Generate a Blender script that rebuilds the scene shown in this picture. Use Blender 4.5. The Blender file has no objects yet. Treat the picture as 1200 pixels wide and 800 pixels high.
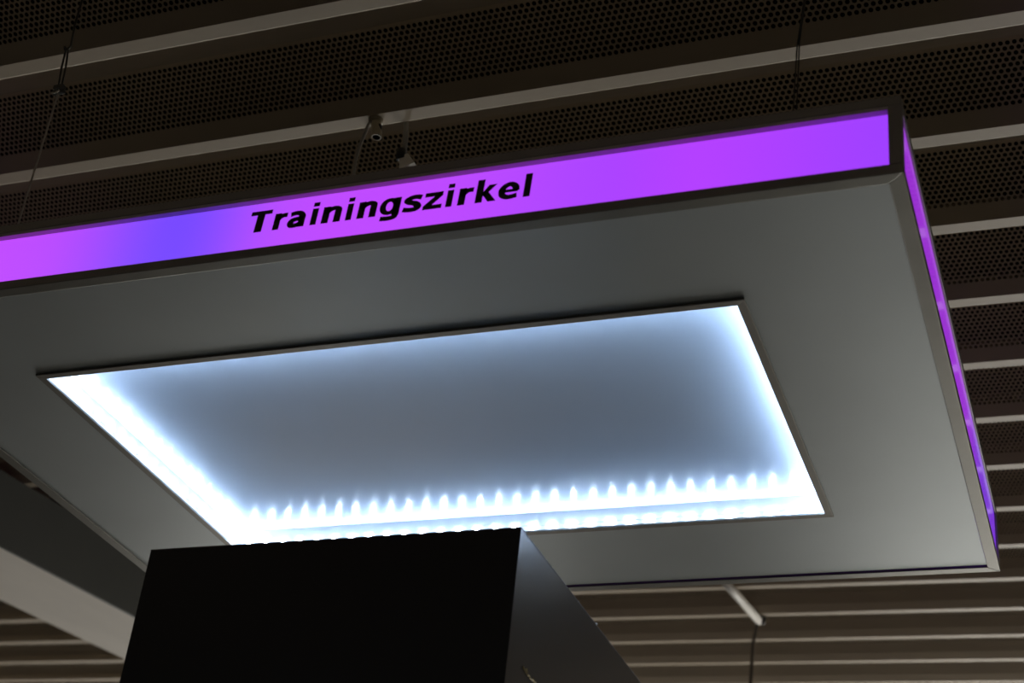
import bpy, bmesh, math, random
from mathutils import Vector, Matrix

random.seed(7)
sc = bpy.context.scene

# ------------------------------------------------------------------ camera
EYE = Vector((0.0, 0.0, 1.6))
FPX = 1888.31                                   # focal length in pixels of the 1200 x 800 frame
YAW, PITCH, ROLL = (math.radians(v) for v in (-23.36031, 31.47264, 6.80007))
fw = Vector((math.sin(YAW) * math.cos(PITCH), math.cos(YAW) * math.cos(PITCH), math.sin(PITCH)))
r0 = Vector((math.cos(YAW), -math.sin(YAW), 0.0))
u0 = r0.cross(fw)
RT = math.cos(ROLL) * r0 + math.sin(ROLL) * u0
UP = -math.sin(ROLL) * r0 + math.cos(ROLL) * u0
cam_d = bpy.data.cameras.new('camera')
cam = bpy.data.objects.new('camera', cam_d)
sc.collection.objects.link(cam)
M = Matrix.Identity(4)
for i in range(3):
    M[i][0], M[i][1], M[i][2], M[i][3] = RT[i], UP[i], -fw[i], EYE[i]
cam.matrix_world = M
cam_d.sensor_width = 36.0
cam_d.lens = FPX / 1200.0 * 36.0
cam_d.dof.use_dof = True
cam_d.dof.focus_distance = 2.75
cam_d.dof.aperture_fstop = 5.0
sc.camera = cam

# ------------------------------------------------------------------ world, light, exposure
world = bpy.data.worlds.new('world')
sc.world = world
world.use_nodes = True
world.node_tree.nodes['Background'].inputs[0].default_value = (0.55, 0.6, 0.7, 1)
world.node_tree.nodes['Background'].inputs[1].default_value = 0.3
sc.view_settings.view_transform = 'Standard'
sc.view_settings.look = 'None'
sc.view_settings.exposure = 0.0
sc.view_settings.gamma = 1.0
sc.view_settings.use_curve_mapping = False
WINDOW_GLOW = {'window_front_offscreen': 5.8, 'window_front_left_offscreen': 4.6}
WINDOW_TINT = (1.0, 0.97, 0.91)
LED_POWER = 275.0


# ------------------------------------------------------------------ pixel helpers (a pixel gives a direction only)
def ray(px, py):
    return RT * ((px - 600) / FPX) - UP * ((py - 400) / FPX) + fw


def at_y(px, py, y):
    d = ray(px, py)
    return EYE + d * ((y - EYE.y) / d.y)


def at_z(px, py, z):
    d = ray(px, py)
    return EYE + d * ((z - EYE.z) / d.z)


# ------------------------------------------------------------------ mesh helpers
def link(o):
    sc.collection.objects.link(o)
    return o


def mesh_obj(name, verts, faces, mat, parent=None, origin=(0, 0, 0), smooth=False):
    org = Vector(origin)
    me = bpy.data.meshes.new(name)
    me.from_pydata([tuple(Vector(v) - org) for v in verts], [], faces)
    me.materials.append(mat)
    if smooth:
        me.polygons.foreach_set('use_smooth', [True] * len(me.polygons))
    me.update()
    o = link(bpy.data.objects.new(name, me))
    if parent:
        o.parent = parent
    else:
        o.location = org
    return o


class MB:
    def __init__(self):
        self.v, self.f = [], []

    def add(self, vs, fs):
        n = len(self.v)
        self.v += [Vector(p) for p in vs]
        self.f += [tuple(i + n for i in f) for f in fs]
        return self

    def box(self, a, b):
        (x0, y0, z0), (x1, y1, z1) = a, b
        x0, x1 = min(x0, x1), max(x0, x1)
        y0, y1 = min(y0, y1), max(y0, y1)
        z0, z1 = min(z0, z1), max(z0, z1)
        return self.prism([(x0, y0), (x1, y0), (x1, y1), (x0, y1)], z0, z1)

    def prism(self, poly, z0, z1):               # plan polygon (counter-clockwise), from z0 to z1
        n = len(poly)
        vs = [(x, y, z0) for x, y in poly] + [(x, y, z1) for x, y in poly]
        fs = [tuple(range(n - 1, -1, -1)), tuple(range(n, 2 * n))]
        fs += [(i, (i + 1) % n, n + (i + 1) % n, n + i) for i in range(n)]
        return self.add(vs, fs)

    def hexa(self, p):                            # eight corners: bottom ring, top ring
        return self.add(p, [(3, 2, 1, 0), (4, 5, 6, 7)] + [(i, (i + 1) % 4, 4 + (i + 1) % 4, 4 + i) for i in range(4)])

    def tube(self, pts, r, n=10, cap=True):
        pts = [Vector(p) for p in pts]
        rs = r if isinstance(r, (list, tuple)) else [r] * len(pts)
        rings = []
        ref = None
        for i, p in enumerate(pts):
            t = (pts[min(i + 1, len(pts) - 1)] - pts[max(i - 1, 0)]).normalized()
            if ref is None:
                ref = t.orthogonal().normalized()
            a = (ref - t * ref.dot(t)).normalized()
            ref = a
            b = t.cross(a)
            rings.append([p + (a * math.cos(k * 2 * math.pi / n) + b * math.sin(k * 2 * math.pi / n)) * rs[i] for k in range(n)])
        vs = [q for ring in rings for q in ring]
        fs = []
        for i in range(len(pts) - 1):
            for k in range(n):
                k2 = (k + 1) % n
                fs.append((i * n + k, i * n + k2, (i + 1) * n + k2, (i + 1) * n + k))
        if cap:
            fs.append(tuple(range(n - 1, -1, -1)))
            fs.append(tuple((len(pts) - 1) * n + k for k in range(n)))
        return self.add(vs, fs)

    def build(self, name, mat, parent=None, origin=(0, 0, 0), smooth=False, bevel=0):
        o = mesh_obj(name, self.v, self.f, mat, parent, origin, smooth)
        if bevel:
            m = o.modifiers.new('bevel', 'BEVEL')
            m.width = bevel
            m.segments = 2
            m.limit_method = 'ANGLE'
        return o


def thing(name, loc, label, cat, group=None):
    o = link(bpy.data.objects.new(name, None))
    o.location = loc
    o.empty_display_size = 0.1
    o['label'] = label
    o['category'] = cat
    if group:
        o['group'] = group
    return o


def structure(o):
    o['kind'] = 'structure'
    return o


# ------------------------------------------------------------------ materials
def material(name, color, rough=0.5, metal=0.0, var=0.0, scale=8.0, stretch=(1, 1, 1), bump=0.0, coat=0.0, spec=0.5, rvar=0.0):
    m = bpy.data.materials.new(name)
    m.use_nodes = True
    nt = m.node_tree
    b = nt.nodes['Principled BSDF']
    b.inputs['Roughness'].default_value = rough
    b.inputs['Metallic'].default_value = metal
    b.inputs['Coat Weight'].default_value = coat
    b.inputs['Specular IOR Level'].default_value = spec
    b.inputs['Base Color'].default_value = (*color, 1)
    if var or bump or rvar:
        tc = nt.nodes.new('ShaderNodeTexCoord')
        mp = nt.nodes.new('ShaderNodeMapping')
        mp.inputs['Scale'].default_value = stretch
        nz = nt.nodes.new('ShaderNodeTexNoise')
        nz.inputs['Scale'].default_value = scale
        nz.inputs['Detail'].default_value = 5
        nt.links.new(tc.outputs['Object'], mp.inputs[0])
        nt.links.new(mp.outputs[0], nz.inputs['Vector'])
        rp = nt.nodes.new('ShaderNodeValToRGB')
        rp.color_ramp.elements[0].position = 0.3
        rp.color_ramp.elements[1].position = 0.7
        rp.color_ramp.elements[0].color = (*[c * (1 - var) for c in color], 1)
        rp.color_ramp.elements[1].color = (*[min(1, c * (1 + var)) for c in color], 1)
        nt.links.new(nz.outputs['Fac'], rp.inputs[0])
        nt.links.new(rp.outputs[0], b.inputs['Base Color'])
        if rvar:
            mr = nt.nodes.new('ShaderNodeMapRange')
            mr.inputs['To Min'].default_value = rough - rvar
            mr.inputs['To Max'].default_value = rough + rvar
            nt.links.new(nz.outputs['Fac'], mr.inputs['Value'])
            nt.links.new(mr.outputs[0], b.inputs['Roughness'])
        if bump:
            bp = nt.nodes.new('ShaderNodeBump')
            bp.inputs['Strength'].default_value = bump
            bp.inputs['Distance'].default_value = 0.002
            nt.links.new(nz.outputs['Fac'], bp.inputs['Height'])
            nt.links.new(bp.outputs[0], b.inputs['Normal'])
    return m


def emitter(name, color, strength):
    m = bpy.data.materials.new(name)
    m.use_nodes = True
    b = m.node_tree.nodes['Principled BSDF']
    b.inputs['Base Color'].default_value = (*color, 1)
    b.inputs['Emission Color'].default_value = (*color, 1)
    b.inputs['Emission Strength'].default_value = strength
    return m


def srgb(*c):
    out = []
    for v in c:
        v /= 255.0
        out.append(v / 12.92 if v <= 0.04045 else ((v + 0.055) / 1.055) ** 2.4)
    return tuple(out)


MAT = dict(
    deck=material('painted_deck', (0.42, 0.352, 0.262), 0.55, 0, 0.05, 6, (0.3, 3, 3)),
    mesh=material('perforated_sheet', (0.42, 0.352, 0.262), 0.55, 0, 0.06, 4),
    wool=material('dark_fleece', (0.006, 0.006, 0.006), 0.95, 0, 0.2, 30),
    beam=material('pale_plaster', (0.74, 0.70, 0.635), 0.8, 0, 0.05, 5, (1, 0.25, 1), 0.25),
    beam_side=material('dark_beam_side', (0.035, 0.037, 0.031), 0.6, 0, 0.1, 4),
    floor=material('floor_vinyl', (0.13, 0.12, 0.105), 0.5, 0, 0.12, 3),
    wall=material('wall_paint', (0.14, 0.13, 0.12), 0.8, 0, 0.04, 2),
    winframe=material('window_frame_paint', (0.3, 0.3, 0.3), 0.5, 0, 0.05, 8),
    alu=material('dark_anodised_frame', (0.25, 0.245, 0.22), 0.38, 0.9, 0.06, 12, (1, 1, 1), 0, 0, 0.5, 0.05),
    sheet=material('satin_grey_sheet', (0.53, 0.58, 0.585), 0.40, 0.55, 0.04, 3.5, (1, 1, 1), 0.03, 0, 0.5, 0.05),
    flange=material('satin_trim', (0.30, 0.285, 0.25), 0.4, 0.6, 0.05, 10),
    white=material('white_satin_plate', (0.72, 0.84, 1.0), 0.20, 0.0, 0.02, 3, (1, 1, 1), 0, 0.0, 1.0),
    wwall=material('white_box_wall', (0.8, 0.82, 0.85), 0.32, 0.0, 0.02, 3),
    black=material('black_laminate', (0.004, 0.004, 0.005), 0.30, 0, 0.15, 4, (1, 1, 1), 0.0, 0.0, 0.5),
    edge=material('edge_highlight', (0.09, 0.085, 0.08), 0.5, 0, 0.4, 60),
    gold=material('faded_gold_print', (0.35, 0.27, 0.10), 0.5, 0.3, 0.4, 90),
    ink=material('black_vinyl_letter', (0.010, 0.006, 0.014), 0.45, 0, 0.1, 30),
    wire=material('steel_wire', (0.42, 0.39, 0.33), 0.5, 0.3, 0.2, 60),
    darkmetal=material('dark_steel', (0.05, 0.048, 0.042), 0.45, 0.6, 0.2, 40),
    conduit=material('beige_conduit', (0.42, 0.36, 0.25), 0.5, 0, 0.08, 30),
    cable=material('grey_cable', (0.26, 0.25, 0.23), 0.55, 0, 0.05, 30),
    plug=material('white_plastic', (0.75, 0.72, 0.66), 0.4, 0, 0.04, 30),
    cord=material('brown_cord', (0.07, 0.058, 0.048), 0.6, 0, 0.1, 30),
    rubber=material('black_rubber', (0.012, 0.012, 0.012), 0.6, 0, 0.1, 30),
    gasket=material('pale_gasket', (0.56, 0.49, 0.48), 0.6, 0, 0.05, 20),
    led=emitter('led_chip', (0.57, 0.745, 1.0), LED_POWER),
)
for k_, s_ in WINDOW_GLOW.items():
    MAT[k_] = emitter('daylight_' + k_, WINDOW_TINT, s_)

# ------------------------------------------------------------------ the sloped ribbed ceiling
U = 1.755                                         # height of the rib undersides above the eye at the origin
PHI, PER, C0, SA, SB = -0.03398509, 0.19793671, 0.84841985, -0.02661176, 0.11150901
CP, SP = math.cos(PHI), math.sin(PHI)


def deck_pt(s, u, h):                             # s along a rib, u across (in rib periods), h up; s, h in metres
    v = (C0 + u * PER) * U
    x, y = s * CP - v * SP, s * SP + v * CP
    return Vector((x, y, EYE.z + U + SA * x + SB * y + h))


def on_deck(px, py, h=0.0):                       # pixel -> point on the plane of the rib undersides
    d = ray(px, py)
    t = (U + h) / (d.z - SA * d.x - SB * d.y)
    return EYE + d * t


HT = 0.058 * U                                    # depth of the trapezoid profile
STEP = deck_pt(0, 1, 0) - deck_pt(0, 0, 0)
PITCH_H = 0.0124                                  # hole pitch
T0, T1 = 0.035, 0.775                             # perforated share of the web, from its top


def web(t):                                       # point of the visible web: t=0 at its top, 1 at the underside
    return 0.44 + 0.44 * t, HT * (1 - t)


def rib_mesh(s0, s1, flat):
    prof = [web(T1)[0] - 1, -flat, -0.014, 0.0, 0.10, 0.44, web(T0)[0]]
    hs = [web(T1)[1], 0.0, 0.0, 0.0020, HT, HT, web(T0)[1]]
    vs = [deck_pt(s0, u, h) for u, h in zip(prof, hs)] + [deck_pt(s1, u, h) for u, h in zip(prof, hs)]
    n = len(prof)
    me = bpy.data.meshes.new('deck_rib')
    me.from_pydata([tuple(v) for v in vs], [], [(i, i + 1, n + i + 1, n + i) for i in range(n - 1)])
    me.materials.append(MAT['deck'])
    return me


def perforated_mesh(s0, s1):
    a = deck_pt(s0, *web(T0))
    b = deck_pt(s0, *web(T1))
    along = (deck_pt(s1, *web(T0)) - a)
    L = along.length
    along.normalize()
    down = b - a
    Wd = down.length
    down.normalize()
    rows = max(1, round(Wd / (PITCH_H * 0.866)))
    q = Wd / rows
    cols = int(L / PITCH_H)
    p = L / cols
    rad = 0.36 * p
    ring = [(math.cos(k * math.pi / 4) * rad, math.sin(k * math.pi / 4) * rad) for k in range(8)]
    outer = [(p / 2, 0), (p / 2, q / 2), (0, q / 2), (-p / 2, q / 2), (-p / 2, 0), (-p / 2, -q / 2), (0, -q / 2), (p / 2, -q / 2)]
    local = outer + ring
    quad = [(k, (k + 1) % 8, 8 + (k + 1) % 8, 8 + k) for k in range(8)]
    vs, fs = [], []
    for r in range(rows):
        for c in range(cols - 1):
            cx = (c + 0.5 + 0.5 * (r % 2)) * p
            cy = (r + 0.5) * q
            n = len(vs)
            o = a + along * cx + down * cy
            ax, ay, az = o
            for lx, ly in local:
                vs.append((ax + along.x * lx + down.x * ly, ay + along.y * lx + down.y * ly, az + along.z * lx + down.z * ly))
            fs += [(n + i, n + j, n + k, n + l) for i, j, k, l in quad]
    me = bpy.data.meshes.new('perforated_strip')
    me.from_pydata(vs, [], fs)
    me.materials.append(MAT['mesh'])
    return me


SX0, SX1, SXB = -7.4, 3.6, -3.68                  # ends of the two bays; they meet over the beam
RIBS = range(-9, 25)
slab = MB()
c8 = []
for h in (HT + 0.02, HT + 0.10):
    c8 += [deck_pt(SX0 - 0.2, -10, h), deck_pt(SX1 + 0.2, -10, h), deck_pt(SX1 + 0.2, 26, h), deck_pt(SX0 - 0.2, 26, h)]
ceiling = structure(slab.hexa(c8).build('ceiling', MAT['wool']))
for (s0, s1, off, flat) in ((SXB, SX1, 0.0, 0.12), (SX0, SXB, -0.52, 0.17)):
    rm, pm = rib_mesh(s0, s1, flat), perforated_mesh(s0, s1)
    for i in RIBS:
        rib = link(bpy.data.objects.new('deck_rib', rm))
        rib.parent = ceiling
        rib.location = STEP * (i + off)
        strip = link(bpy.data.objects.new('perforated_strip', pm))
        strip.parent = rib

# beam under the ribs, running with the roof slope
BX0, BX1, BH = -1.974 * U, -2.222 * U, 0.139 * U


def roof_z(x, y, h=0.0):
    return EYE.z + U + SA * x + SB * y + h


def sloped_bar(x0, x1, y0, y1, h0, h1):
    return [Vector((x, y, roof_z(x, y, h))) for h in (h0, h1) for x, y in ((x0, y0), (x1, y0), (x1, y1), (x0, y1))]


beam = structure(MB().hexa(sloped_bar(BX1, BX0 - 0.012, -3.2, 10.3, -BH, -0.002)).build('ceiling_beam', MAT['beam']))
MB().hexa(sloped_bar(BX0 - 0.012, BX0, -3.2, 10.3, -BH, -0.002)).build('side_face', MAT['beam_side'], beam)  # right face of the beam, coloured much darker than the underside

# ------------------------------------------------------------------ floor and walls
WX0, WX1, WY0, WY1 = -7.3, 3.5, -3.3, 10.4
structure(MB().box((WX0 - 0.3, WY0 - 0.3, -0.12), (WX1 + 0.3, WY1 + 0.3, 0)).build('floor', MAT['floor']))


def wall(name, a, b, openings):
    """vertical wall from plan point a to b (inner face), thickness outward; openings = (t0, t1, z0, z1) in metres"""
    a, b = Vector((*a, 0)), Vector((*b, 0))
    d = (b - a)
    L = d.length
    d.normalize()
    n = Vector((d.y, -d.x, 0)) * 0.2
    cuts = sorted({0.0, L} | {t for o in openings for t in o[:2]})
    mb = MB()

    def piece(t0, t1, zf0, zf1):
        c = []
        for zf in (zf0, zf1):
            for t, off in ((t0, 0), (t1, 0), (t1, 1), (t0, 1)):
                p = a + d * t + n * off
                z = roof_z(p.x, p.y, HT) if zf is None else zf
                c.append(Vector((p.x, p.y, z)))
        mb.hexa(c)
    for t0, t1 in zip(cuts, cuts[1:]):
        op = [o for o in openings if o[0] <= t0 + 1e-6 and o[1] >= t1 - 1e-6]
        if op:
            piece(t0, t1, 0.0, op[0][2])
            piece(t0, t1, op[0][3], None)
        else:
            piece(t0, t1, 0.0, None)
    return structure(mb.build(name, MAT['wall'])), a, d, n


def window(name, a, d, n, t0, t1, z0, z1, bays):
    mid = a + d * t0 + n * 0.4
    fr = MB()
    w = 0.06

    def bar(ta, tb, za, zb, depth=0.3):
        c = []
        for z in (za, zb):
            for t, off in ((ta, depth), (tb, depth), (tb, depth + 0.3), (ta, depth + 0.3)):
                p = a + d * t + n * off
                c.append(Vector((p.x, p.y, z)))
        fr.hexa(c)
    bar(t0, t1, z0, z0 + w)
    bar(t0, t1, z1 - w, z1)
    step = (t1 - t0) / bays
    for k in range(bays + 1):
        c = t0 + k * step
        bar(max(t0, c - w / 2), min(t1, c + w / 2), z0 + w, z1 - w)
    f = structure(fr.build(name, MAT['winframe'], None, mid))
    for k in range(bays):
        mb = MB()
        c = []
        for z in (z0 + w, z1 - w):
            for t, off in ((t0 + k * step + w / 2, 0.42), (t0 + (k + 1) * step - w / 2, 0.42), (t0 + (k + 1) * step - w / 2, 0.46), (t0 + k * step + w / 2, 0.46)):
                p = a + d * t + n * off
                c.append(Vector((p.x, p.y, z)))
        mb.hexa(c).build('pane_offscreen', MAT[name], f, mid)


w1 = (0.3, 5.0, 0.4, 3.2)
w3 = (8.0, 10.6, 0.4, 3.0)
_, a_, d_, n_ = wall('wall_front', (WX1, WY1), (WX0, WY1), [w1, w3])
window('window_front_offscreen', a_, d_, n_, *w1, 4)
window('window_front_left_offscreen', a_, d_, n_, *w3, 2)
wall('wall_left', (WX0, WY1), (WX0, WY0), [])
wall('wall_back', (WX0, WY0), (WX1, WY0), [])
wall('wall_right', (WX1, WY0), (WX1, WY1), [])

# ------------------------------------------------------------------ the hanging canopy with its lit fascia
S = 1.3
X0, X1 = -0.1583 * S, -1.4961 * S                 # right and left
Y0, Y1 = 1.274 * S, 2.2224 * S                    # front and back
Z0 = EYE.z + 1.0 * S
HF = 0.0985 * S
Z1 = Z0 + HF
OX0, OX1, OY0, OY1 = -0.359 * S, -1.3 * S, 1.4626 * S, 2.0138 * S
RAIL, TRIM, POST, REC = 0.0155, 0.021, 0.0175, 0.011
CO = Vector(((X0 + X1) / 2, (Y0 + Y1) / 2, Z0))
canopy = thing('canopy_sign', CO, 'wide hanging canopy with purple backlit fascia and white light panel underneath', 'sign')


def mitred(x0, x1, y0, y1, w):
    """four mitred plan strips of width w just inside a rectangle: front, right, back, left"""
    a, b, c, d = (x0, y0), (x1, y0), (x1, y1), (x0, y1)
    e, f, g, h = (x0 + w, y0 + w), (x1 - w, y0 + w), (x1 - w, y1 - w), (x0 + w, y1 - w)
    return [[a, b, f, e], [b, c, g, f], [c, d, h, g], [d, a, e, h]]


G = 0.0006
for poly_ in mitred(X1, X0, Y0, Y1, TRIM):
    MB().prism(poly_, Z0, Z0 + RAIL).build('bottom_rail', MAT['alu'], canopy, CO, bevel=0.0009)
    MB().prism(poly_, Z1 - RAIL, Z1).build('top_rail', MAT['alu'], canopy, CO, bevel=0.0009)
for px, py, sx, sy in ((X1, Y0, 1, 1), (X0, Y0, -1, 1), (X0, Y1, -1, -1), (X1, Y1, 1, -1)):
    MB().box((px, py, Z0 + RAIL), (px + sx * POST, py + sy * POST, Z1 - RAIL)).build('corner_post', MAT['alu'], canopy, CO)


# lit acrylic: colour zones of the RGB LEDs behind it, glossy front
def lit_panel_material(name, axis, stops, strength):
    m = bpy.data.materials.new(name)
    m.use_nodes = True
    nt = m.node_tree
    b = nt.nodes['Principled BSDF']
    b.inputs['Base Color'].default_value = (0.05, 0.03, 0.06, 1)
    b.inputs['Roughness'].default_value = 0.12
    tc = nt.nodes.new('ShaderNodeTexCoord')
    sx = nt.nodes.new('ShaderNodeSeparateXYZ')
    nt.links.new(tc.outputs['Object'], sx.inputs[0])
    lo, hi = stops[0][0], stops[-1][0]
    mr = nt.nodes.new('ShaderNodeMapRange')
    mr.inputs['From Min'].default_value = lo
    mr.inputs['From Max'].default_value = hi
    nt.links.new(sx.outputs[axis], mr.inputs['Value'])
    rp = nt.nodes.new('ShaderNodeValToRGB')
    rp.color_ramp.interpolation = 'B_SPLINE'
    el = rp.color_ramp.elements
    while len(el) < len(stops):
        el.new(0.5)
    for e, (x, c) in zip(el, stops):
        e.position = (x - lo) / (hi - lo)
    for e, (x, c) in zip(el, stops):
        e.color = (*c, 1)
    nt.links.new(mr.outputs[0], rp.inputs[0])
    nt.links.new(rp.outputs[0], b.inputs['Emission Color'])
    b.inputs['Emission Strength'].default_value = strength
    return m


YP = Y0 + REC
zone_px = [(-60, (196, 76, 255)), (0, (192, 76, 255)), (60, (188, 76, 255)), (110, (165, 76, 255)), (160, (132, 76, 255)),
           (210, (112, 72, 255)), (260, (138, 76, 255)), (310, (182, 78, 255)), (380, (192, 74, 255)), (520, (190, 74, 255)),
           (620, (180, 72, 255)), (720, (168, 66, 255)), (800, (182, 64, 255)), (860, (178, 64, 255)), (950, (168, 64, 255)), (1045, (158, 64, 255))]
front_stops = [(at_y(px, 300 - 0.135 * px, YP).x - CO.x, srgb(*c)) for px, c in zone_px]
MAT['front_lit'] = lit_panel_material('lit_front_acrylic', 'X', front_stops, 1.0)
side_cols = [(150, 46, 205)] * 6 + [(116, 50, 205)] * 3
side_stops = [(Y0 + (Y1 - Y0) * k / 8 - CO.y, srgb(*c)) for k, c in enumerate(side_cols)]
MAT['side_lit'] = lit_panel_material('lit_side_acrylic', 'Y', side_stops, 1.0)
PT = 0.005
z_a, z_b = Z0 + RAIL - 0.004, Z1 - RAIL + 0.004
front_panel = MB().box((X1 + 0.004, YP, z_a), (X0 - 0.004, YP + PT, z_b)).build('lit_panel', MAT['front_lit'], canopy, CO)
front_panel['label'] = 'purple and blue backlit acrylic with black lettering'
MB().box((X1 + 0.004, Y1 - REC - PT, z_a), (X0 - 0.004, Y1 - REC, z_b)).build('lit_panel', MAT['front_lit'], canopy, CO)
RS = 0.0035
MB().box((X0 - RS - PT, Y0 + 0.02, z_a), (X0 - RS, Y1 - 0.02, z_b)).build('lit_panel', MAT['side_lit'], canopy, CO)
MB().box((X1 + RS, Y0 + 0.02, z_a), (X1 + RS + PT, Y1 - 0.02, z_b)).build('lit_panel', MAT['side_lit'], canopy, CO)

MB().box((X1 + POST, Y0 + 0.001, Z1 - RAIL - 0.006), (X0 - POST, YP, Z1 - RAIL)).build('gasket', MAT['gasket'], canopy, CO)

# lettering: one mesh for each letter, cut from bold slanted vinyl
letters = [('T', 295, 320), ('r', 319, 337), ('a', 337, 358.5), ('i', 363, 375), ('n', 376, 400), ('i', 404.5, 416), ('n', 418, 441.5),
           ('g', 445, 470), ('s', 472, 495), ('z', 496, 519), ('i', 522, 533), ('r', 536, 555), ('k', 556.5, 582), ('e', 584, 609), ('l', 613, 624)]
base_l, base_r = at_y(301, 272.4, YP), at_y(614.5, 230.8, YP)
cap_top = at_y(303, 248.6, YP).z - at_y(303, 272.6, YP).z
SHEAR = 0.05
SW, HW, XH = 0.32, 0.205, 0.765                   # stem and bar weight, x-height (capital height = 1)


def smooth_line(pts, n=7):
    out = []
    for i in range(len(pts) - 1):
        p0, p1, p2, p3 = pts[max(i - 1, 0)], pts[i], pts[i + 1], pts[min(i + 2, len(pts) - 1)]
        for k in range(n):
            t = k / n
            out.append(tuple(0.5 * (2 * p1[c] + (p2[c] - p0[c]) * t + (2 * p0[c] - 5 * p1[c] + 4 * p2[c] - p3[c]) * t * t
                                    + (3 * p1[c] - p0[c] - 3 * p2[c] + p3[c]) * t ** 3) for c in (0, 1)))
    return out + [pts[-1]]


def stroke(pts, curved=True, thin=1.0):                      # a pen that is broad on uprights and thinner on bars
    pts = smooth_line(pts) if curved else pts
    vs, fs = [], []
    for i, (x, y) in enumerate(pts):
        (xa, ya), (xb, yb) = pts[max(i - 1, 0)], pts[min(i + 1, len(pts) - 1)]
        tx, ty = xb - xa, yb - ya
        L = math.hypot(tx, ty)
        tx, ty = tx / L, ty / L
        wd = math.sqrt((SW * ty) ** 2 + (HW * tx) ** 2) / 2 * thin
        vs += [(x - ty * wd, y + tx * wd), (x + ty * wd, y - tx * wd)]
    fs = [(2 * i, 2 * i + 1, 2 * i + 3, 2 * i + 2) for i in range(len(pts) - 1)]
    return vs, fs


def poly(*pts):
    return list(pts), [tuple(range(len(pts)))]


def rect(x0, y0, x1, y1):
    return poly((x0, y0), (x1, y0), (x1, y1), (x0, y1))


h_ = SW / 2
ell = [(0.415 + 0.285 * math.cos(t * math.pi / 8), 0.385 + 0.30 * math.sin(t * math.pi / 8)) for t in range(17)]
GLYPH = {
    'T': [rect(0, 0.81, 0.88, 1), rect(0.44 - h_, 0, 0.44 + h_, 0.84)],
    'l': [rect(0, 0, SW, 1.04)],
    'i': [rect(0, 0, SW, XH), rect(0, 0.86, SW, 1.05)],
    'n': [rect(0, 0, SW, XH), stroke([(0.14, 0.46), (0.30, 0.60), (0.50, 0.665), (0.68, 0.60), (0.86 - h_, 0.45), (0.86 - h_, 0.25), (0.86 - h_, 0)])],
    'r': [rect(0, 0, SW, XH), stroke([(0.14, 0.42), (0.26, 0.56), (0.40, 0.635), (0.52, 0.65), (0.64, 0.645)])],
    'a': [stroke([(0.08, 0.625), (0.30, 0.668), (0.50, 0.645), (0.80 - h_, 0.50), (0.80 - h_, 0.30), (0.80 - h_, 0)]),
          stroke([(0.66, 0.40), (0.42, 0.39), (0.22, 0.335), (0.145, 0.215), (0.22, 0.10), (0.38, 0.092), (0.54, 0.14), (0.66, 0.24)])],
    'g': [stroke(ell, True, 0.86), rect(0.89 - SW, 0.0, 0.89, XH), stroke([(0.89 - h_, 0.10), (0.89 - h_, 0.0), (0.66, -0.13), (0.44, -0.165), (0.10, -0.145)])],
    's': [stroke([(0.72, 0.62), (0.52, 0.668), (0.32, 0.65), (0.165, 0.545), (0.26, 0.44), (0.48, 0.365), (0.60, 0.23), (0.52, 0.115), (0.32, 0.090), (0.02, 0.135)])],
    'z': [poly((0, 0), (0.78, 0), (0.78, 0.19), (0.36, 0.19), (0, 0.17)), poly((0, 0.17), (0.36, 0.19), (0.76, 0.58), (0.76, XH), (0.42, 0.57)),
          poly((0.02, 0.57), (0.76, 0.57), (0.76, XH), (0.02, XH))],
    'k': [rect(0, 0, SW, 1.04), poly((0.24, 0.38), (0.54, XH), (0.90, XH), (0.54, 0.42), (0.28, 0.24)), poly((0.36, 0.46), (0.56, 0.44), (0.94, 0), (0.58, 0), (0.30, 0.34))],
    'e': [rect(0.18, 0.30, 0.86, 0.435), stroke([(0.765, 0.34), (0.755, 0.47), (0.67, 0.59), (0.49, 0.668), (0.29, 0.60), (0.165, 0.47), (0.148, 0.36), (0.19, 0.21), (0.34, 0.11), (0.54, 0.088), (0.84, 0.135)])],
}
for ch, pa, pb in letters:
    vs, fs = [], []
    for gv, gf in GLYPH[ch]:
        fs += [tuple(i + len(vs) for i in f) for f in gf]
        vs += [(x + SHEAR * y, y) for x, y in gv]
    lo, hi = min(v[0] for v in vs), max(v[0] for v in vs)
    t = (pa - 301) / (614.5 - 301)
    zb = base_l.z + (base_r.z - base_l.z) * t
    up_a, up_b = {'T': (21, 21), 'i': (0, 23), 'l': (0, 23), 'k': (0, 14), 'r': (0, 15), 'n': (0, 10)}.get(ch, (8, 10))
    if ch in 'ilnrk':
        pa, pb = pa - 0.5, pb + 0.7
    wa = at_y(pa, 272.4 - 0.133 * (pa - 301) - up_a, YP).x              # at the height of the outermost points
    wb = at_y(pb, 272.4 - 0.133 * (pb - 301) - up_b, YP).x
    verts = [(wa + (x - lo) / (hi - lo) * (wb - wa), YP - 0.0006, zb + y * cap_top) for x, y in vs]
    mesh_obj('letter', verts, fs, MAT['ink'], front_panel, CO)

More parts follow.
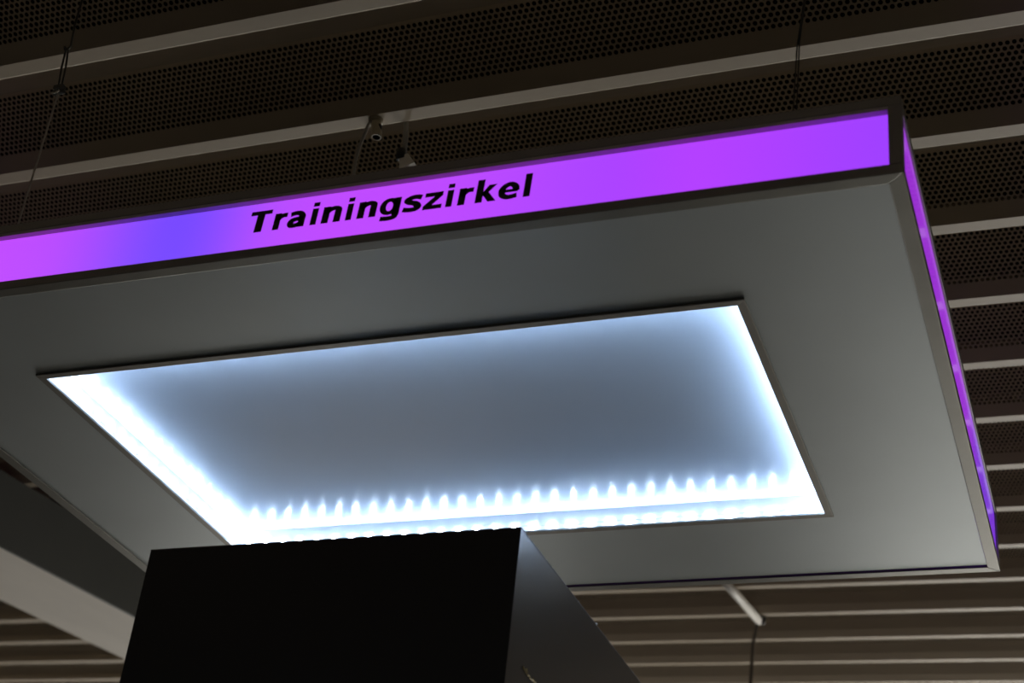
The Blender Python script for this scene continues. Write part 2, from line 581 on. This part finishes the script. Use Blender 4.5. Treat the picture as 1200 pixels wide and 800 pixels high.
# soffit sheet with the opening, 4 mm up inside the trim, a shadow gap at the back
zi = Z0 + 0.0025
ix0, ix1, iy0, iy1 = X1 + TRIM + G, X0 - TRIM - G, Y0 + TRIM + G, Y1 - TRIM - 0.006
ox0, ox1, oy0, oy1 = OX1 + 0.004, OX0 - 0.004, OY0 + 0.004, OY1 - 0.004
sheet = MB()
for (a, b) in (((ix0, iy0), (ix1, oy0)), ((ix0, oy1), (ix1, iy1)), ((ix0, oy0), (ox0, oy1)), ((ox1, oy0), (ix1, oy1))):
    sheet.box((*a, zi), (*b, zi + 0.0015))
bm = bmesh.new()
me_ = bpy.data.meshes.new('soffit_sheet')
me_.from_pydata([tuple(v - CO) for v in sheet.v], [], sheet.f)
me_.materials.append(MAT['sheet'])
so = link(bpy.data.objects.new('soffit_sheet', me_))
so.parent = canopy
bm.free()
MB().box((X1 + POST, Y0 + POST, Z1 - 0.006), (X0 - POST, Y1 - POST, Z1 - 0.003)).build('top_sheet', MAT['alu'], canopy, CO)

# recessed light box: trim, white walls, back plate, LED strips
FL = 0.0135
for poly_ in mitred(OX1, OX0, OY0, OY1, FL):
    MB().prism(poly_, Z0 - 0.0015, Z0 + 0.0025).build('opening_trim', MAT['flange'], canopy, CO, bevel=0.0005)
DEP = 0.044
bx0, bx1, by0, by1 = OX1 + 0.002, OX0 - 0.002, OY0 + 0.002, OY1 - 0.002
for poly_ in mitred(bx0 - 0.004, bx1 + 0.004, by0 - 0.004, by1 + 0.004, 0.004):
    MB().prism(poly_, Z0 + 0.005, Z0 + DEP).build('box_wall', MAT['wwall'], canopy, CO)
MB().box((bx0 - 0.004, by0 - 0.004, Z0 + DEP), (bx1 + 0.004, by1 + 0.004, Z0 + DEP + 0.003)).build('back_plate', MAT['white'], canopy, CO)
# LED strips on the four walls: a white tape and single chips that shine across the plate
chip = bpy.data.meshes.new('led')
cb = MB().box((-0.0028, -0.0014, -0.0028), (0.0028, 0.0014, 0.0028))
chip.from_pydata([tuple(v) for v in cb.v], [], cb.f)
chip.materials.append(MAT['led'])
ZL = Z0 + 0.0130
LEDSP = 0.0385
for (a, b, inward) in (((bx0, by1), (bx1, by1), (0, -1)), ((bx0, by0), (bx1, by0), (0, 1)), ((bx0, by0), (bx0, by1), (1, 0)), ((bx1, by0), (bx1, by1), (-1, 0))):
    a, b, n = Vector((*a, 0)), Vector((*b, 0)), Vector((*inward, 0))
    p = (a + b) / 2
    h = (b - a).length / 2 - 0.003
    t = (b - a).normalized()
    strip = MB()
    for za, zb in ((Z0 + 0.0065, Z0 + 0.0155), (Z0 + 0.0163, Z0 + 0.0435)):
        c = []
        for z in (za, zb):
            for s_, o_ in ((-h, 0.0002), (h, 0.0002), (h, 0.002), (-h, 0.002)):
                q = p + t * s_ + n * o_
                c.append(Vector((q.x, q.y, z)))
        strip.hexa(c)
    strip = strip.build('led_strip', MAT['wwall'], canopy, CO)
    cnt = int(2 * h / LEDSP)
    for k in range(cnt):
        q = p + t * ((k - (cnt - 1) / 2) * LEDSP) + n * 0.0038
        q.z = ZL if inward[0] == 0 else ZL + 0.010
        o = link(bpy.data.objects.new('led', chip))
        o.parent = strip
        o.location = q - CO
        if inward[0]:
            o.rotation_euler = (0, 0, math.pi / 2)

# ------------------------------------------------------------------ black column below the canopy
SCL = 1.46 * S
CX0, CX1, CY0, CY1 = -0.4072 * SCL, -0.7232 * SCL, SCL, 2.655
CT = EYE.z + 0.5031 * SCL
KO = Vector(((CX0 + CX1) / 2, (CY0 + CY1) / 2, 0))
col = thing('black_column', KO, 'tall black laminate column standing under the hanging canopy', 'column')
PW = 0.019
MB().prism([(CX1, CY0), (CX0, CY0), (CX0 - PW, CY0 + PW), (CX1 + PW, CY0 + PW)], 0, CT).build('front_panel', MAT['black'], col, KO, bevel=0.001)
side = MB().prism([(CX0, CY0 + 0.0005), (CX0, CY1), (CX0 - PW, CY1), (CX0 - PW, CY0 + PW + 0.0005)], 0, CT).build('side_panel', MAT['black'], col, KO, bevel=0.001)
MB().prism([(CX1, CY0 + 0.0005), (CX1 + PW, CY0 + PW + 0.0005), (CX1 + PW, CY1), (CX1, CY1)], 0, CT).build('side_panel', MAT['black'], col, KO, bevel=0.001)
MB().box((CX1 + PW, CY1 - PW, 0), (CX0 - PW, CY1, CT)).build('rear_panel', MAT['black'], col, KO, bevel=0.001)
MB().box((CX1 + PW, CY0 + PW, CT - PW), (CX0 - PW, CY1 - PW, CT - 0.001)).build('top_panel', MAT['black'], col, KO)

MB().box((CX1, CY0 - 0.0004, CT - 0.0012), (CX0, CY0 + 0.0012, CT + 0.0004)).build('highlight_strip', MAT['edge'], col, KO)  # thin lighter strips paint the highlight onto the column's top edges
MB().box((CX0 - 0.0012, CY0 + 0.0014, CT - 0.0012), (CX0 + 0.0004, CY1, CT + 0.0004)).build('highlight_strip', MAT['edge'], col, KO)


def on_side(px, py):                               # pixel -> point on the right face of the column
    d = ray(px, py)
    return EYE + d * ((CX0 - EYE.x) / d.x)


for px, py, r_ in ((622, 629, 0.0018), (627, 637, 0.0014), (641, 655.5, 0.0014), (648, 665, 0.0019), (678.5, 705, 0.0016), (698.5, 732, 0.0034), (739, 788, 0.0014)):
    q = on_side(px, py)
    q.z = CT
    q.x = CX0
    y_ = at_z(px, py, CT).y
    MB().tube([(CX0 - r_, y_ - r_ * 1.4, CT), (CX0, y_, CT + r_ * 0.35), (CX0 - r_ * 0.6, y_ + r_ * 1.4, CT)], [r_ * 0.4, r_ * 0.8, r_ * 0.35], 8).build('edge_chip', MAT['plug'], col, KO)
for strokepx in (((612.5, 781), (614, 784), (615.5, 787), (617, 790)), ((616, 783.5), (617.5, 787.5)), ((618, 790.5), (620, 792)), ((620, 793.5), (622.5, 796), (625, 797.5), (627.5, 799.5)), ((624, 795), (626, 801))):
    pts = [on_side(*p) + Vector((0.0003, 0, 0)) for p in strokepx]
    MB().tube(pts, 0.0016, 6).build('gold_print', MAT['gold'], col, KO)

# ------------------------------------------------------------------ suspension wires


def chain(a, b, sag=0.0, n=10):
    a, b = Vector(a), Vector(b)
    return [a.lerp(b, i / n) + Vector((0, 0, -sag * 4 * (i / n) * (1 - i / n))) for i in range(n + 1)]


YW = 1.334 * S
hook_px = (78.5, 47)
top_pt = at_y(*hook_px, YW)
low_pt = at_y(23, 259, YW)
low_pt.z = Z1
mid_pt = at_y(70, 103, YW)
w = thing('suspension_wire', low_pt, 'thin steel wire with looped clamp holding the canopy end past the word', 'wire', 'wires that hang the canopy')
deck_top = Vector((top_pt.x + 0.004, YW, roof_z(top_pt.x, YW) + 0.035))
MB().tube([low_pt, low_pt.lerp(mid_pt, 0.5), mid_pt], 0.0017, 8).build('wire', MAT['wire'], w, low_pt, True)
loop_t = at_y(79, 56, YW)
for dx in (-0.0045, 0.0045):
    MB().tube([mid_pt + Vector((dx * 0.7, 0, 0)), mid_pt.lerp(loop_t, 0.5) + Vector((dx, 0, 0)), loop_t + Vector((dx * 0.5, 0, 0))], 0.0018, 8).build('loop_strand', MAT['darkmetal'], w, low_pt, True)
c = mid_pt
MB().box((c.x - 0.010, c.y - 0.006, c.z - 0.004), (c.x + 0.010, c.y + 0.006, c.z + 0.004)).box(
    (c.x - 0.012, c.y - 0.004, c.z - 0.013), (c.x + 0.013, c.y + 0.004, c.z - 0.007)).build('clamp', MAT['darkmetal'], w, low_pt, bevel=0.001)
MB().tube([mid_pt + Vector((-0.007, -0.007, -0.016)), mid_pt + Vector((0.000, -0.008, -0.018)), mid_pt + Vector((0.008, -0.007, -0.013))], 0.0016, 8).build('clamp_bow', MAT['wire'], w, low_pt, True)
hk = [loop_t + Vector((-0.007, 0, 0.004)), loop_t + Vector((-0.004, 0, -0.004)), loop_t + Vector((0.003, 0, -0.004)), loop_t + Vector((0.0065, 0, 0.003)),
      loop_t.lerp(deck_top, 0.4) + Vector((0.001, 0, 0)), deck_top]
MB().tube(hk, 0.0022, 8).build('hook', MAT['darkmetal'], w, low_pt, True)

low2 = at_y(930, 122.5, YW)
hi2 = at_y(943, 0, YW)
low2.z = Z1 + 0.0
d2 = (hi2 - low2)
top2 = low2 + d2 * 2.6
top2.z = roof_z(top2.x, top2.y) + 0.05
mid2 = at_y(935.5, 52, YW)
w2_ = thing('suspension_wire', low2, 'thin steel wire holding the canopy near its lit corner', 'wire', 'wires that hang the canopy')
MB().tube([mid2, hi2, top2], 0.0024, 8).build('wire', MAT['darkmetal'], w2_, low2, True)
for dx in (-0.0030, 0.0030):
    MB().tube([low2 + Vector((dx, 0, 0)), mid2 + Vector((dx * 0.5, 0, 0))], 0.0011, 8).build('loop_strand', MAT['darkmetal'], w2_, low2, True)

# ------------------------------------------------------------------ conduit stub and cables between ceiling and canopy
st = on_deck(441, 140)
stub_l = at_y(441, 161, st.y)
stub = thing('conduit_stub', stub_l, 'short beige open pipe end poking down from the ceiling rib', 'pipe')
MB().tube([stub_l, st + Vector((0, 0, 0.002))], 0.0105, 20, False).build('pipe', MAT['conduit'], stub, stub_l, True)
MB().tube([stub_l + Vector((0, 0, 0.03)), stub_l], 0.0078, 20, False).build('bore', MAT['rubber'], stub, stub_l, True)
ringv = MB()
for k in range(20):
    a, b = 2 * math.pi * k / 20, 2 * math.pi * (k + 1) / 20
    ringv.add([stub_l + Vector((math.cos(t) * r, math.sin(t) * r, 0)) for r, t in ((0.0105, a), (0.0105, b), (0.0078, b), (0.0078, a))], [(3, 2, 1, 0)])
ringv.build('rim', MAT['plug'], stub, stub_l)
MB().tube([st + Vector((0, 0, -0.009)), st + Vector((0, 0, 0.001))], 0.0145, 20).build('collar', MAT['conduit'], stub, stub_l, True)

ca = on_deck(432, 146)
cpts = [ca]
for px, py, dy in ((427, 158, -0.02), (421, 172, -0.04), (417, 187, -0.05), (414, 206, -0.055), (413, 222, -0.06)):
    cpts.append(at_y(px, py, ca.y + dy))
cend = cpts[-1].copy()
cend.z = Z1 - 0.003
cpts.append(cend)
cab = MB().tube(cpts, 0.0034, 10).build('power_cable', MAT['cable'], None, cend, True)
cab['label'] = 'thin grey cable curving down beside the open pipe stub'
cab['category'] = 'cable'

cb0 = on_deck(475.5, 146)
cb0.z += 0.004
bk = at_y(473.5, 181, cb0.y)
pl = at_y(474.5, 184, cb0.y)
pe = at_y(478.5, 197, cb0.y)
pend = at_y(480, 215, cb0.y)
pend.z = Z1 - 0.003
plug = thing('plug_cable', pend, 'grey cable with black sleeve and white plug above the canopy', 'cable')
MB().tube([cb0, cb0.lerp(bk, 0.5) + Vector((0.001, 0, 0)), bk], 0.0052, 12).build('cord', MAT['cable'], plug, pend, True)
MB().tube([bk + Vector((-0.005, -0.006, 0.007)), pl + Vector((-0.006, -0.006, -0.008))], 0.0095, 12).build('sleeve', MAT['rubber'], plug, pend, True)
ax = (pe - pl).normalized()
sidev = Vector((ax.z, 0, -ax.x)).normalized()
c8 = []
for p_, w_, d_ in ((pe, 0.0165, 0.010), (pl, 0.0095, 0.008)):
    for sx_, sy_ in ((-1, -1), (1, -1), (1, 1), (-1, 1)):
        c8.append(p_ - sidev * sx_ * w_ + Vector((0, sy_ * d_, 0)))
MB().hexa(c8).build('plug_body', MAT['plug'], plug, pend, bevel=0.0015)
MB().tube([pe, pend], 0.0035, 10).build('lead', MAT['cable'], plug, pend, True)
st2 = on_deck(470, 150)

# pipe along the far ribs with a cord hanging from its end
pa_, pb_ = on_deck(838, 668, -0.02), on_deck(889.5, 727.5, -0.02)
pb2 = on_deck(884, 736, -0.02)
pp = thing('ceiling_pipe', pb_, 'pale straight pipe under the far ribs with a cord hanging at its end', 'pipe')
MB().tube([pa_, pb_], 0.0155, 16).build('pipe', MAT['plug'], pp, pb_, True)
MB().tube([pb_ + Vector((0.02, 0.005, 0.03)), pb_ + Vector((0.012, 0.0, -0.012))], 0.010, 12).build('bracket', MAT['darkmetal'], pp, pb_, True)
cp = [pb_ + Vector((-0.006, 0, -0.006))]
for px, py in ((885, 742), (882.5, 752), (881.5, 768), (880.5, 785), (879.5, 802)):
    cp.append(at_y(px, py, pb_.y))
last = cp[-1]
cp += [Vector((last.x, last.y, last.z - 0.6)), Vector((last.x, last.y, 0.9)), Vector((last.x, last.y, 0.0))]
MB().tube(cp, 0.0062, 10).build('cord', MAT['cord'], pp, pb_, True)
